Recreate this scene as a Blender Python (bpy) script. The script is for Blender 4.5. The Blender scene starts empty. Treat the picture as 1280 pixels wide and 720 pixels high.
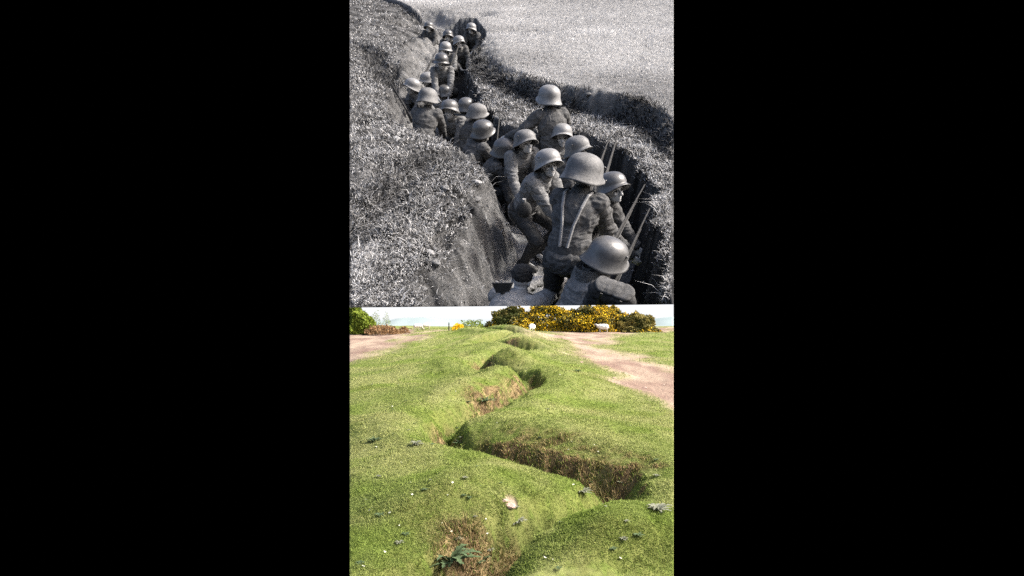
import bpy, bmesh, math, random
import numpy as np
from mathutils import Vector, Matrix
random.seed(7)
rng = np.random.default_rng(7)
scene = bpy.context.scene
COL = scene.collection
R = math.radians

# ------------------------------------------------------------------ camera
F, CX, HY = 755.0, 640.0, 400.0          # focal length and level line, in pixels of a 1280 x 720 picture
EYE = 4.4
SC = EYE / 2.4                            # the meadow is laid out in units of the eye height
cam_d = bpy.data.cameras.new('camera')
cam_d.sensor_width = 36.0
cam_d.lens = F / 1280 * 36.0
cam_d.shift_y = (HY - 360) / 1280
cam_d.clip_start = 0.05
cam_d.clip_end = 3000
cam = bpy.data.objects.new('camera', cam_d)
COL.objects.link(cam)
cam.location = (0, 0, EYE)
cam.rotation_euler = (R(90), 0, 0)
scene.camera = cam
C = Vector((0, 0, EYE))

# the steep hillside with the war trench: a plane tilted up by TH
TH, HU = R(32.7), 2.1
MU = Matrix.Translation(C) @ Matrix.Rotation(TH, 4, 'X') @ Matrix.Translation((0, 0, -HU))
MUI = MU.inverted()
ct, st = math.cos(TH), math.sin(TH)

def uray(px, py):
    x, z = (px - CX) / F, (HY - py) / F
    return np.array((x, ct + z * st, -st + z * ct))     # direction in hillside coordinates, picture depth 1
def up(px, py, z=0.0):
    d = uray(px, py)
    t = (z - HU) / d[2]
    return np.array((0, 0, HU)) + t * d
def ud(px, py, depth):
    return np.array((0, 0, HU)) + depth * uray(px, py)
def uproj(P):
    y = P[..., 1] * ct - (P[..., 2] - HU) * st
    z = P[..., 1] * st + (P[..., 2] - HU) * ct
    return CX + F * P[..., 0] / y, HY - F * z / y
SL = 0.034
def lg(px, y):
    d = (2.4 * F) / (y - HY + SL * F)
    return np.array(((px - CX) / F * d, d))

# planes that bound what is modelled: (point, outward normal) in world space
def ray(px, py):
    return Vector(((px - CX) / F, 1.0, (HY - py) / F))
N_L = -ray(437, 0).cross(ray(437, 720)).normalized()
if N_L.dot(Vector((-1, 0, 0))) < 0: N_L = -N_L
N_R = ray(842, 0).cross(ray(842, 720)).normalized()
if N_R.dot(Vector((1, 0, 0))) < 0: N_R = -N_R
N_B = ray(437, 384.5).cross(ray(842, 380.5)).normalized()
if N_B.z > 0: N_B = -N_B

# ------------------------------------------------------------------ noise
def _h(ix, iy, iz, seed):
    n = (ix.astype(np.int64) * 374761393 + iy.astype(np.int64) * 668265263 + iz.astype(np.int64) * 2147483647 + seed * 974711) & 0xFFFFFFFF
    n = ((n ^ (n >> 13)) * 1274126177) & 0xFFFFFFFF
    n = n ^ (n >> 16)
    return (n & 0xFFFFFF) / float(0xFFFFFF)
def vnoise(p, seed=0):
    p = np.asarray(p, float)
    i = np.floor(p).astype(np.int64); f = p - i
    f = f * f * (3 - 2 * f)
    r = 0
    for a in (0, 1):
        for b in (0, 1):
            for c in (0, 1):
                w = (f[..., 0] if a else 1 - f[..., 0]) * (f[..., 1] if b else 1 - f[..., 1]) * (f[..., 2] if c else 1 - f[..., 2])
                r = r + w * _h(i[..., 0] + a, i[..., 1] + b, i[..., 2] + c, seed)
    return r * 2 - 1
def n2(x, y, s, seed=0, octs=1):
    r, amp, tot = 0, 1.0, 0
    for k in range(octs):
        q = np.stack([x / s * 2 ** k, y / s * 2 ** k, np.zeros_like(x) + 7.3 * k], -1)
        r = r + amp * vnoise(q, seed + k * 13); tot += amp; amp *= .55
    return r / tot
def ss(a, b, x):
    t = np.clip((x - a) / (b - a), 0, 1)
    return t * t * (3 - 2 * t)
def dpoly(X, Y, pts, closed=False):
    best = np.full(X.shape, 1e9); arc = np.zeros(X.shape); s0 = 0
    pts = [np.asarray(p, float)[:2] for p in pts]
    if closed: pts = pts + [pts[0]]
    for a, b in zip(pts[:-1], pts[1:]):
        v = b - a; L = math.hypot(*v) + 1e-9
        t = np.clip(((X - a[0]) * v[0] + (Y - a[1]) * v[1]) / L ** 2, 0, 1)
        d = np.hypot(X - a[0] - t * v[0], Y - a[1] - t * v[1])
        m = d < best
        best = np.where(m, d, best); arc = np.where(m, s0 + t * L, arc); s0 += L
    return best, arc
def inpoly(X, Y, pts):
    c = np.zeros(X.shape, bool); n = len(pts)
    for i in range(n):
        x1, y1 = pts[i][0], pts[i][1]; x2, y2 = pts[i - 1][0], pts[i - 1][1]
        if y1 == y2: continue
        c ^= ((y1 > Y) != (y2 > Y)) & (X < (x2 - x1) * (Y - y1) / (y2 - y1) + x1)
    return c
def smooth_line(pts, n=6):
    pts = [np.asarray(p, float) for p in pts]; out = []
    P = [pts[0]] + pts + [pts[-1]]
    for i in range(1, len(P) - 2):
        for k in range(n):
            t = k / n
            a, b, c, d = P[i - 1], P[i], P[i + 1], P[i + 2]
            out.append(.5 * (2 * b + (c - a) * t + (2 * a - 5 * b + 4 * c - d) * t * t + (-a + 3 * b - 3 * c + d) * t ** 3))
    out.append(pts[-1])
    return out

# ------------------------------------------------------------------ materials
def mat(name, color, rough=.8, spec=.2, var=None, scale=20, bump=0, bscale=60, attr=None, trans=0, metal=0, bdist=.02):
    m = bpy.data.materials.new(name); m.use_nodes = True
    nt = m.node_tree; N = nt.nodes; Lk = nt.links
    b = N['Principled BSDF']
    b.inputs['Roughness'].default_value = rough
    b.inputs['Specular IOR Level'].default_value = spec
    b.inputs['Metallic'].default_value = metal
    b.inputs['Base Color'].default_value = (*color, 1)
    src = None
    tc = N.new('ShaderNodeTexCoord')
    if var is not None:
        nz = N.new('ShaderNodeTexNoise'); nz.inputs['Scale'].default_value = scale
        nz.inputs['Detail'].default_value = 6; nz.inputs['Roughness'].default_value = .7
        Lk.new(tc.outputs['Object'], nz.inputs['Vector'])
        rp = N.new('ShaderNodeValToRGB')
        rp.color_ramp.elements[0].position = .3; rp.color_ramp.elements[0].color = (*color, 1)
        rp.color_ramp.elements[1].position = .7; rp.color_ramp.elements[1].color = (*var, 1)
        Lk.new(nz.outputs['Fac'], rp.inputs['Fac'])
        src = rp.outputs['Color']
    if attr:
        at = N.new('ShaderNodeAttribute'); at.attribute_name = attr
        if src is None: src = at.outputs['Color']
        else:
            mx = N.new('ShaderNodeMix'); mx.data_type = 'RGBA'; mx.blend_type = 'MULTIPLY'; mx.inputs[0].default_value = 1
            Lk.new(at.outputs['Color'], mx.inputs[6]); Lk.new(src, mx.inputs[7]); src = mx.outputs[2]
    if src is not None: Lk.new(src, b.inputs['Base Color'])
    if bump:
        nb = N.new('ShaderNodeTexNoise'); nb.inputs['Scale'].default_value = bscale; nb.inputs['Detail'].default_value = 8
        nb.inputs['Roughness'].default_value = .75
        Lk.new(tc.outputs['Object'], nb.inputs['Vector'])
        bp = N.new('ShaderNodeBump'); bp.inputs['Strength'].default_value = min(1, bump); bp.inputs['Distance'].default_value = bdist
        Lk.new(nb.outputs['Fac'], bp.inputs['Height']); Lk.new(bp.outputs['Normal'], b.inputs['Normal'])
    if trans:
        tr = N.new('ShaderNodeBsdfTranslucent'); ms = N.new('ShaderNodeMixShader'); ms.inputs[0].default_value = trans
        if src is not None: Lk.new(src, tr.inputs['Color'])
        else: tr.inputs['Color'].default_value = (*color, 1)
        Lk.new(b.outputs[0], ms.inputs[1]); Lk.new(tr.outputs[0], ms.inputs[2])
        Lk.new(ms.outputs[0], N['Material Output'].inputs['Surface'])
    return m
def g(v): return (v * .76, v * .76, v * .76)
MT = dict(
    black=mat('black_void', g(0), 1, 0),
    earth_g=mat('grey_earth', g(.62), 1, .05, g(1.0), 14, .9, 30, attr='tone', bdist=.08),
    blade_g=mat('grey_grass', g(1), .9, .1, attr='tone', trans=.2),
    cloth=mat('field_cloth', g(.07), .95, .1, g(.19), 22, .5, 180),
    cloth_m=mat('mid_field_cloth', g(.15), .95, .1, g(.34), 22, .5, 180),
    cloth_l=mat('light_coat_cloth', g(.26), .95, .1, g(.48), 18, .5, 180),
    cloth_d=mat('dark_field_cloth', g(.04), .95, .1, g(.10), 22, .5, 180),
    skin=mat('pale_skin', g(.52), .6, .3, g(.68), 30, .2, 90),
    hair=mat('dark_hair', g(.02), .7, .3, g(.06), 60, .8, 200),
    steel=mat('painted_steel', g(.07), .36, .55, g(.20), 9, .12, 60),
    steel_l=mat('worn_pale_steel', g(.18), .45, .45, g(.36), 8, .12, 60),
    steel_d=mat('dark_helmet_steel', g(.06), .34, .6, g(.15), 9, .12, 60),
    steel_m=mat('muddy_helmet_steel', g(.07), .6, .3, g(.30), 7, .25, 50),
    leather=mat('leather', g(.03), .6, .3, g(.08), 30, .3, 80),
    strap=mat('web_strap', g(.22), .9, .1, g(.4), 60, .3, 200),
    wood_g=mat('rifle_wood', g(.02), .8, .1, g(.08), 25, .4, 80),
    metal_g=mat('gun_metal', g(.02), .7, .15, g(.09), 60, .3, 80),
    grass=mat('meadow_turf', (.55,) * 3, 1, .05, (1.0,) * 3, 9, .8, 60, attr='tone'),
    blade=mat('grass_blades', (1, 1, 1), .85, .12, attr='tone', trans=.3),
    gorse=mat('gorse_green', (.5,) * 3, .8, .2, (1,) * 3, 3, attr='tone', trans=.2),
    flower=mat('gorse_flower', (.80, .50, .01), .7, .1, (.90, .66, .05), 2, trans=.2),
    twig=mat('twig_brown', (.09, .06, .04), .9, .1, (.16, .11, .07), 20),
    wool=mat('sheep_wool', (.72, .69, .62), 1, .05, (.85, .83, .78), 20, .8, 30),
    face=mat('sheep_face', (.45, .42, .38), .9, .1),
    thistle=mat('thistle_leaf', (.06, .10, .045), .7, .2, (.13, .18, .09), 30, trans=.15),
    thistle_g=mat('grey_thistle_leaf', (.16, .18, .13), .8, .2, (.28, .28, .21), 30, trans=.15),
    stone=mat('pink_stone', (.34, .22, .17), .9, .2, (.58, .44, .38), 25, .7, 60),
    stone_g=mat('grey_stone', g(.3), .9, .2, g(.6), 25, .7, 60),
    clod=mat('dug_earth', g(.10), 1, .05, g(.34), 30, .8, 60),
    petal=mat('white_petal', (.85, .85, .75), .8, .1, trans=.2),
    bracken=mat('bracken_brown', (.20, .11, .055), .9, .1, (.38, .25, .13), 4, trans=.2),
    shrub=mat('shrub_leaf', (.10, .16, .02), .8, .2, (.30, .36, .05), 3, trans=.3),
    hill=mat('far_hill', (.22, .28, .29), 1, 0, (.30, .35, .34), .02),  # distance haze painted into the hill colour as bluish grey
    sea=mat('far_sea', (.42, .52, .58), .7, .1),
    post=mat('post_wood', (.05, .04, .035), .9, .1, (.1, .08, .07), 20),
)
m = bpy.data.materials.new('bright_sky'); m.use_nodes = True
nt = m.node_tree; nt.nodes.clear()
o_ = nt.nodes.new('ShaderNodeOutputMaterial'); e_ = nt.nodes.new('ShaderNodeEmission')
tc_ = nt.nodes.new('ShaderNodeTexCoord'); sp_ = nt.nodes.new('ShaderNodeSeparateXYZ'); rp_ = nt.nodes.new('ShaderNodeMapRange')
cr_ = nt.nodes.new('ShaderNodeValToRGB')
nt.links.new(tc_.outputs['Object'], sp_.inputs[0]); nt.links.new(sp_.outputs['Z'], rp_.inputs['Value'])
rp_.inputs['From Min'].default_value = 0; rp_.inputs['From Max'].default_value = 12
nt.links.new(rp_.outputs[0], cr_.inputs['Fac'])
cr_.color_ramp.elements[0].color = (.62, .78, .88, 1); cr_.color_ramp.elements[1].color = (.97, .98, 1.0, 1)
cr_.color_ramp.elements[1].position = .5
nt.links.new(cr_.outputs[0], e_.inputs['Color']); nt.links.new(e_.outputs[0], o_.inputs['Surface'])
SKY_E = e_
MT['sky'] = m

# ------------------------------------------------------------------ object helpers
def tag(o, label=None, cat=None, group=None, kind=None):
    if label: o['label'] = label
    if cat: o['category'] = cat
    if group: o['group'] = group
    if kind: o['kind'] = kind
    return o
def link(name, me, material=None, parent=None, mw=None):
    o = bpy.data.objects.new(name, me); COL.objects.link(o)
    if material is not None and me is not None:
        me.materials.clear(); me.materials.append(material)
    if parent is not None: o.parent = parent
    if mw is not None: o.matrix_world = mw
    return o
def mesh_np(name, V, Fc, tone=None, smooth=False):
    """V (n,3); Fc (m,k) faces of one size k"""
    me = bpy.data.meshes.new(name)
    V = np.asarray(V, np.float32); Fc = np.asarray(Fc, np.int32)
    n, (k_, k) = len(V), Fc.shape
    me.vertices.add(n); me.vertices.foreach_set('co', V.ravel())
    me.loops.add(k_ * k); me.loops.foreach_set('vertex_index', Fc.ravel())
    me.polygons.add(k_)
    me.polygons.foreach_set('loop_start', np.arange(0, k_ * k, k, dtype=np.int32))
    me.polygons.foreach_set('loop_total', np.full(k_, k, np.int32))
    if smooth: me.polygons.foreach_set('use_smooth', np.ones(k_, bool))
    me.update(calc_edges=True)
    if tone is not None:
        tone = np.asarray(tone, np.float32)
        if tone.ndim == 1: tone = np.stack([tone] * 3, -1)
        a = me.color_attributes.new('tone', 'FLOAT_COLOR', 'POINT')
        a.data.foreach_set('color', np.concatenate([tone, np.ones((n, 1), np.float32)], 1).ravel().astype(np.float32))
    me.validate()
    return me
def grid_faces(nr, nc):
    i = np.arange(nr - 1)[:, None] * nc + np.arange(nc - 1)[None]
    i = i.ravel()
    return np.stack([i, i + 1, i + nc + 1, i + nc], -1)
def solid_cut(me, mw, planes, bottom=None):
    """cut a mesh by world planes through the eye; with bottom(co)->co close its sides down to a flat underside"""
    bm = bmesh.new(); bm.from_mesh(me)
    inv = mw.inverted(); c = inv @ C
    for nrm in planes:
        n = (inv.to_3x3() @ nrm).normalized()
        bmesh.ops.bisect_plane(bm, geom=bm.verts[:] + bm.edges[:] + bm.faces[:], plane_co=c, plane_no=n, clear_outer=True)
    if bottom:
        be = [e for e in bm.edges if e.is_boundary]
        r = bmesh.ops.extrude_edge_only(bm, edges=be)
        nv = [v for v in r['geom'] if isinstance(v, bmesh.types.BMVert)]
        for v in nv: v.co = bottom(v.co)
        ne = [e for e in r['geom'] if isinstance(e, bmesh.types.BMEdge) and e.is_boundary]
        try: bmesh.ops.contextual_create(bm, geom=ne)
        except Exception: pass
    bm.to_mesh(me); bm.free()
    return me

# ================================================================== THE LOWER MEADOW
tr_img = [(520, 735), (575, 712), (622, 690), (668, 668), (712, 648), (745, 632), (768, 617), (762, 606), (715, 596), (665, 583), (615, 571),
          (575, 560), (556, 547), (575, 530), (615, 514), (648, 501), (664, 495), (650, 486), (620, 477), (592, 468), (606, 462),
          (632, 455), (662, 450), (644, 446), (608, 442), (596, 439), (620, 434), (652, 431), (642, 428), (606, 423), (600, 421), (640, 416), (618, 412)]
TL = smooth_line([lg(*p) for p in tr_img], 4)
mounds = [  # picture position, radius (across, along), height
    (575, 640, 1.15, .80, .30), (560, 600, 1.3, .8, .12), (470, 600, 1.2, 1.5, .12), (790, 700, 1.1, .62, .34), (760, 555, 1.6, 1.2, .26), (690, 545, 1.1, 1.0, .18),
    (850, 585, 1.0, 1.0, .10), (500, 540, 1.6, 1.4, .16), (565, 503, 1.6, 1.2, .30), (700, 487, 2.0, 2.2, .36), (640, 490, .9, .9, .34),
    (560, 468, 2.2, 1.8, .34), (645, 470, 1.1, 1.1, .46), (700, 458, 2.4, 3.0, .36), (578, 449, 2.4, 2.0, .46), (656, 443, 1.6, 1.6, .46), (596, 431, 2.6, 2.4, .34),
    (668, 434, 2.5, 3, .42), (640, 424, 2.4, 2.6, .22), (590, 421, 4, 4, .36), (655, 425, 3, 3, .28), (470, 500, 2.5, 3, .16)]
dirt_img = [[(700, 417), (690, 424), (700, 432), (716, 440), (725, 450), (745, 462), (775, 476), (800, 488), (842, 508), (900, 530),
             (900, 455), (842, 464), (800, 450), (765, 440), (738, 431), (742, 424), (775, 416), (842, 412), (842, 409), (760, 411)],
            [(420, 411), (480, 411), (520, 413), (512, 420), (490, 431), (465, 441), (437, 450), (400, 460)]]
dirt_polys = [[lg(*p) for p in q] for q in dirt_img]
pits = [(655, 493, .5), (603, 466, .6), (575, 562, .45), (572, 722, .32), (610, 722, .3)]

def lower_raw(X, Y, fine=True):
    z = SL * Y
    for px, py, rx, ry, h in mounds:
        q = lg(px, py)
        z = z + h * np.exp(-(((X - q[0]) / rx) ** 2 + ((Y - q[1]) / ry) ** 2))
    t, arc = dpoly(X, Y, TL)
    far = ss(12, 45, Y)
    t = t + .10 * n2(X, Y, .5, 3, 2) + .05 * n2(X, Y, .15, 5)
    w = .33 - .07 * (1 - ss(6.0, 7.2, Y)) + .09 * far + .06 * n2(X, Y, 1.5, 9)
    D = .38 + .16 * (1 - ss(6.0, 7.2, Y)) + .04 * far + .07 * n2(X, Y, 2.2, 11)
    z = z + (.16 + .06 * far) * np.exp(-((t - .95) / .5) ** 2)
    prof = 1 - ss(.05, .95, t / (w * 1.45))
    z = z - D * prof
    for px, py, r in pits:
        q = lg(px, py); z = z - .22 * np.exp(-(((X - q[0]) ** 2 + (Y - q[1]) ** 2) / r ** 2))
    z = z + .05 * n2(X, Y, 1.7, 21, 2) + .018 * n2(X, Y, .35, 23, 2)
    z = z + .06 * ss(20, 60, Y) * n2(X, Y, 13, 25, 2)
    dm = dirt_mask(X, Y)
    z = z - .05 * dm + dm * .018 * n2(X, Y, .5, 31, 3)
    if fine: z = z + .007 * n2(X, Y, .07, 27, 2)
    return z, prof
def lower_z(X, Y, fine=True):
    z, p = lower_raw(X / SC, Y / SC, fine)
    return z * SC, p
def lgt(px, y):
    return lg(px, y) * SC
def dirt_mask(X, Y):
    m_ = np.zeros(X.shape)
    for q in dirt_polys:
        d, _ = dpoly(X, Y, q, True)
        sd = np.where(inpoly(X, Y, q), d, -d) / (Y * .028)
        m_ = np.maximum(m_, ss(-2.3, .6, sd + 2.2 * n2(X, Y * .6, 1.4, 41, 4)))
    q = lg(639, 656); m_ = np.maximum(m_, ss(.35, .7, np.exp(-((X - q[0]) / .085) ** 2 - ((Y - q[1] - .06) / .075) ** 2) + .2 * n2(X, Y, .08, 43)))
    return m_
GREENS = dict(lush=np.array((.105, .150, .035)), a=np.array((.240, .300, .080)), b=np.array((.355, .375, .145)), c=np.array((.190, .275, .045)), dry=np.array((.42, .31, .16)),
              dryd=np.array((.13, .085, .05)), dirt=np.array((.43, .34, .26)), dirtd=np.array((.26, .18, .145)))
dry_zones = [(625, 574, 55, 20), (700, 586, 60, 22), (790, 600, 50, 24), (592, 688, 62, 17), (650, 680, 40, 14), (655, 496, 24, 12), (603, 468, 20, 10), (560, 545, 22, 16), (640, 440, 10, 6), (612, 510, 34, 11)]
def dry_mask(X, Y, face):
    k = np.zeros(X.shape)
    for a, b, ra, rb in dry_zones:
        q = lg(a, b); rx = ra / F * q[1]; ry = q[1] - lg(a, b + rb)[1]
        k = np.maximum(k, np.exp(-(((X - q[0]) / rx) ** 2 + ((Y - q[1]) / (ry * 1.2)) ** 2) ** 2))
    k = np.maximum(k, .16)
    return np.clip(k * ss(.18, .55, face + .2 * n2(X, Y, .3, 61, 2)), 0, 1)
def lower_color(X, Y, slope, prof, dm, rnd, face):
    G = GREENS
    k = ss(-.5, .5, n2(X, Y, 1.1, 51, 3) + .35 * rnd)[:, None]
    c = G['a'] * (1 - k) + G['b'] * k
    k = (ss(.1, .6, n2(X, Y, .7, 57, 2) + .3 * rnd) * .7)[:, None]
    c = c * (1 - k) + G['c'] * k
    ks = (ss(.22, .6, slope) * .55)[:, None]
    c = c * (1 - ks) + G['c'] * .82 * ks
    dr = np.clip(dry_mask(X, Y, face) + .20 * ss(.15, .6, n2(X, Y, .9, 63, 3)), 0, 1)
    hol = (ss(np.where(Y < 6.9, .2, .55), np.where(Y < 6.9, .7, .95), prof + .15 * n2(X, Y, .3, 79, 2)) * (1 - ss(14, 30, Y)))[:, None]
    c = c * (1 - .7 * hol) + G['lush'] * .7 * hol  # hollow shade painted into the grass colour, along with lusher dark green
    dr = (dr * (rnd > -.55))[:, None]
    dc = G['dry'] * (.75 + .35 * rnd[:, None]) * (1 - .4 * (rnd < -.3)[:, None])
    c = c * (1 - dr) + dc * dr
    dk = dm[:, None]
    kd = ss(-.5, .4, n2(X, Y * .45, .7, 67, 5))[:, None]
    c = c * (1 - dk) + (G['dirt'] * kd + G['dirtd'] * (1 - kd)) * dk
    return c * (1 + .10 * rnd[:, None])

pxs = np.linspace(425, 855, 400)
ds = 1 / np.linspace(1 / 4.2, 1 / 26.0, 470)
ds = np.concatenate([ds, np.geomspace(26.3, 54.5, 110)])
Y, PX = np.meshgrid(ds, pxs, indexing='ij')
X = (PX - CX) / F * Y
Xf, Yf = X.ravel(), Y.ravel()
Z, prof = lower_raw(Xf, Yf)
Zg = Z.reshape(X.shape)
gy = np.gradient(Zg, axis=0) / np.gradient(Y, axis=0)
gx = np.gradient(Zg, axis=1) / np.gradient(X, axis=1)
slope = np.hypot(gx, gy).ravel(); faceg = gy.ravel()
dm = dirt_mask(Xf, Yf)
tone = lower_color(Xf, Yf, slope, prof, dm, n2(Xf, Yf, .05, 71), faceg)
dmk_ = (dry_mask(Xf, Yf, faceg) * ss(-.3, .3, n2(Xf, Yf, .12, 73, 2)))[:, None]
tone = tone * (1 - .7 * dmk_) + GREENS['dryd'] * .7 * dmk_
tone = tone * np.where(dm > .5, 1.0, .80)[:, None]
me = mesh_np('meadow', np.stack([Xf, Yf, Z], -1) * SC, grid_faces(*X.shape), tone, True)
def bot_low(co): 
    y = max(co.y, 3.7) ; zb = -2.2
    return Vector((co.x, co.y, zb))
solid_cut(me, Matrix.Identity(4), [N_L, N_R], bot_low)
tag(link('meadow', me, MT['grass']), kind='structure')
SLOPE_L = (ds, pxs, slope.reshape(X.shape))

def blades(P, base_h, width, lean, colr, up_=np.array((0, 0, 1.0))):
    """P (n,3) roots; one slender bent blade each (two triangles)"""
    n = len(P)
    az = rng.uniform(0, 2 * np.pi, n); ln = lean * rng.uniform(.2, 1.3, n)
    h = base_h * rng.uniform(.5, 1.4, n)
    d = np.stack([np.cos(az), np.sin(az), np.zeros(n)], -1)
    az2 = rng.uniform(0, 2 * np.pi, n)
    s = np.stack([np.cos(az2), np.sin(az2), np.zeros(n)], -1) * (width * .5)[:, None]
    mid = P + d * (h * ln * .35)[:, None] + up_ * (h * .55)[:, None]
    tip = P + d * (h * ln)[:, None] + up_ * (h * (1 - .35 * np.clip(ln, 0, 1.2)))[:, None]
    V = np.stack([P - s, P + s, mid + s * .7, mid - s * .7, tip], 1)
    F1 = np.array([[0, 1, 2], [0, 2, 3], [3, 2, 4]])
    Fc = (np.arange(n)[:, None, None] * 5 + F1[None]).reshape(-1, 3)
    return V.reshape(-1, 3), Fc, np.repeat(colr, 5, 0)
def inside_mask(V, per, planes, mw=None):
    """keep blades whose every vertex is inside"""
    W = V
    if mw is not None:
        A = np.array(mw); W = V @ A[:3, :3].T + A[:3, 3]
    ok = np.ones(len(V) // per, bool)
    for n_ in planes:
        s = (W - np.array(C)) @ np.array(n_)
        ok &= (s.reshape(-1, per) <= 0).all(1)
    return ok

n = 420000
yy = rng.uniform(407, 735, n)
d_ = SC * (2.4 * F) / (yy - HY + SL * F)
d_ = np.minimum(d_ * rng.uniform(.97, 1.03, n), 90)
px_ = rng.uniform(436, 843, n)
x_ = (px_ - CX) / F * d_
z_, pr = lower_z(x_, d_)
e = .04
zx, _ = lower_z(x_ + e, d_, False); zy, _ = lower_z(x_, d_ + e, False); z0, _ = lower_z(x_, d_, False)
sl = np.hypot(zx - z0, zy - z0) / e; fc = (zy - z0) / e + (zx - z0) / e * x_ / d_
dmk = dirt_mask(x_ / SC, d_ / SC)
keep = (dmk < rng.uniform(.15, .9, n)) & (rng.uniform(0, 1, n) > .45 * dry_mask(x_ / SC, d_ / SC, fc))
x_, d_, z_, sl, dmk, pr, fc = [a[keep] for a in (x_, d_, z_, sl, dmk, pr, fc)]
rnd = rng.uniform(-1, 1, len(x_))
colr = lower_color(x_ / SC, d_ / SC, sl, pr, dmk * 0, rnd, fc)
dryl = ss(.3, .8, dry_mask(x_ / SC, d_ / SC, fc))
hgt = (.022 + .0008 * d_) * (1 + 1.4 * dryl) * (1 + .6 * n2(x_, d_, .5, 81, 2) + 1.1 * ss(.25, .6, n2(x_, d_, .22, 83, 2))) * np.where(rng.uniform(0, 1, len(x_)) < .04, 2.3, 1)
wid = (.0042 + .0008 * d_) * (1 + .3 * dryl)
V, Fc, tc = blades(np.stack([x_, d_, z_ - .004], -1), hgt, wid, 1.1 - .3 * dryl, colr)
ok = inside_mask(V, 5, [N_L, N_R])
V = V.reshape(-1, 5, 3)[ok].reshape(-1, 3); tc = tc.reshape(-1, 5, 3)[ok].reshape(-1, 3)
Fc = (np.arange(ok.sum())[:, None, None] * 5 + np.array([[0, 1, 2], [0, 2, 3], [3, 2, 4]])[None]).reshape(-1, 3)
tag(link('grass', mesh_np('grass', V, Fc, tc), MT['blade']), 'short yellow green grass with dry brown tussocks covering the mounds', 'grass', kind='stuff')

def lz(x, y):
    return float(lower_z(np.array([float(x)]), np.array([float(y)]))[0][0])

def hit(px, py):
    """where the line of sight through a picture point first meets the meadow"""
    D = np.geomspace(5, 98, 4000)
    x = (px - CX) / F * D; z = EYE + (HY - py) / F * D
    g_ = lower_z(x, D)[0]
    i = int(np.argmax(z < g_)) if (z < g_).any() else len(D) - 1
    return np.array((x[i], D[i])) 
# small flowers
def daisy(px, py, k):
    q = lgt(px, py); z = lz(*q)
    n_ = 9; r = .024
    V = [(0, 0, .035)]
    for i in range(n_ * 2):
        a = math.pi * i / n_; rr = r if i % 2 == 0 else r * .55
        V.append((math.cos(a) * rr, math.sin(a) * rr, .034 + .006 * (i % 2 == 0)))
    Fc = [(0, 1 + i, 1 + (i + 1) % (2 * n_)) for i in range(2 * n_)]
    return V, Fc, (q[0], q[1], z)
dv, df, _ = daisy(640, 640, 0)
dproto = None
spots = [(random.uniform(441, 838), 450 + 265 * random.random()) for _ in range(36)] + [(463, 640), (488, 643), (499, 658), (480, 692), (453, 711), (601, 609), (518, 484), (500, 492), (743, 557), (747, 566), (714, 554),
         (753, 632), (731, 616), (450, 470), (553, 655), (470, 560), (680, 700), (636, 520), (700, 655), (530, 540), (560, 620), (515, 620)]
dme = mesh_np('white_daisy', dv, df)
dme.materials.append(MT['petal'])
for i, (px, py) in enumerate(spots):
    q = hit(px, py)
    o = bpy.data.objects.new('white_daisy', dme); COL.objects.link(o)
    o.location = (q[0], q[1], lz(*q)); o.rotation_euler = (R(25), 0, i); s = 1 + .3 * math.sin(i * 2.1); o.scale = (s, s, s)
    tag(o, 'tiny white daisy head dotted in the short meadow grass', 'flower', 'white daisies scattered over the grass mounds')

# thistles -----------------------------------------------------------------
def thistle_mesh(nl, rad, h, seed):
    r = random.Random(seed); V = []; Fc = []
    for i in range(nl):
        az = 2.399 * i; L = rad * r.uniform(.65, 1.1); el = r.uniform(.25, 1.1) * h; w = L * .13
        d = Vector((math.cos(az), math.sin(az), 0)); s = Vector((-d.y, d.x, 0)); K = 9; b = len(V)
        for k in range(K + 1):
            t = k / K
            c = d * (L * t) + Vector((0, 0, el * math.sin(t * 2.2) * .8 + .01))
            ww = w * (math.sin(math.pi * min(1, t * .93 + .07)) * (.6 if k % 2 else 1.5)) + .001
            V += [c - s * ww + Vector((0, 0, .25 * ww)), c, c + s * ww + Vector((0, 0, .25 * ww))]
        for k in range(K):
            a = b + 3 * k
            Fc += [(a, a + 1, a + 4, a + 3), (a + 1, a + 2, a + 5, a + 4)]
    return mesh_np('thistle_plant', [tuple(v) for v in V], Fc)
for px, py, wpx, mt, lab in [
        (562, 704, 84, 'thistle', 'large dark green spiky thistle rosette in the bottom hollow of the trench'),
        (648, 655, 26, 'thistle_g', 'grey green thistle just below the pinkish stone on the mound'),
        (728, 617, 26, 'thistle_g', 'small grey thistle near the right end of the big front mound'),
        (606, 503, 30, 'thistle', 'dark thistle tuft in the trench hollow behind the middle mound'),
        (822, 640, 38, 'thistle_g', 'pale silvery spreading plant at the right edge beside the trench'),
        (575, 556, 22, 'thistle', 'low green thistle in the shaded trench bend on the left'),
        (520, 557, 22, 'thistle_g', 'flat grey thistle on the grass left of the trench bend'),
        (468, 552, 24, 'thistle', 'broad green thistle at the far left of the meadow'),
        (722, 465, 14, 'thistle', 'tiny thistle beside the dirt track on the right')]:
    q = hit(px, py); W = wpx / F * q[1]
    o = link('thistle_plant', thistle_mesh(26 if wpx > 40 else 18, W / 2, W * .22, px), MT[mt])
    o.location = (q[0], q[1], lz(*q) + .01); tag(o, lab, 'thistle', 'thistles growing on the meadow')

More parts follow.
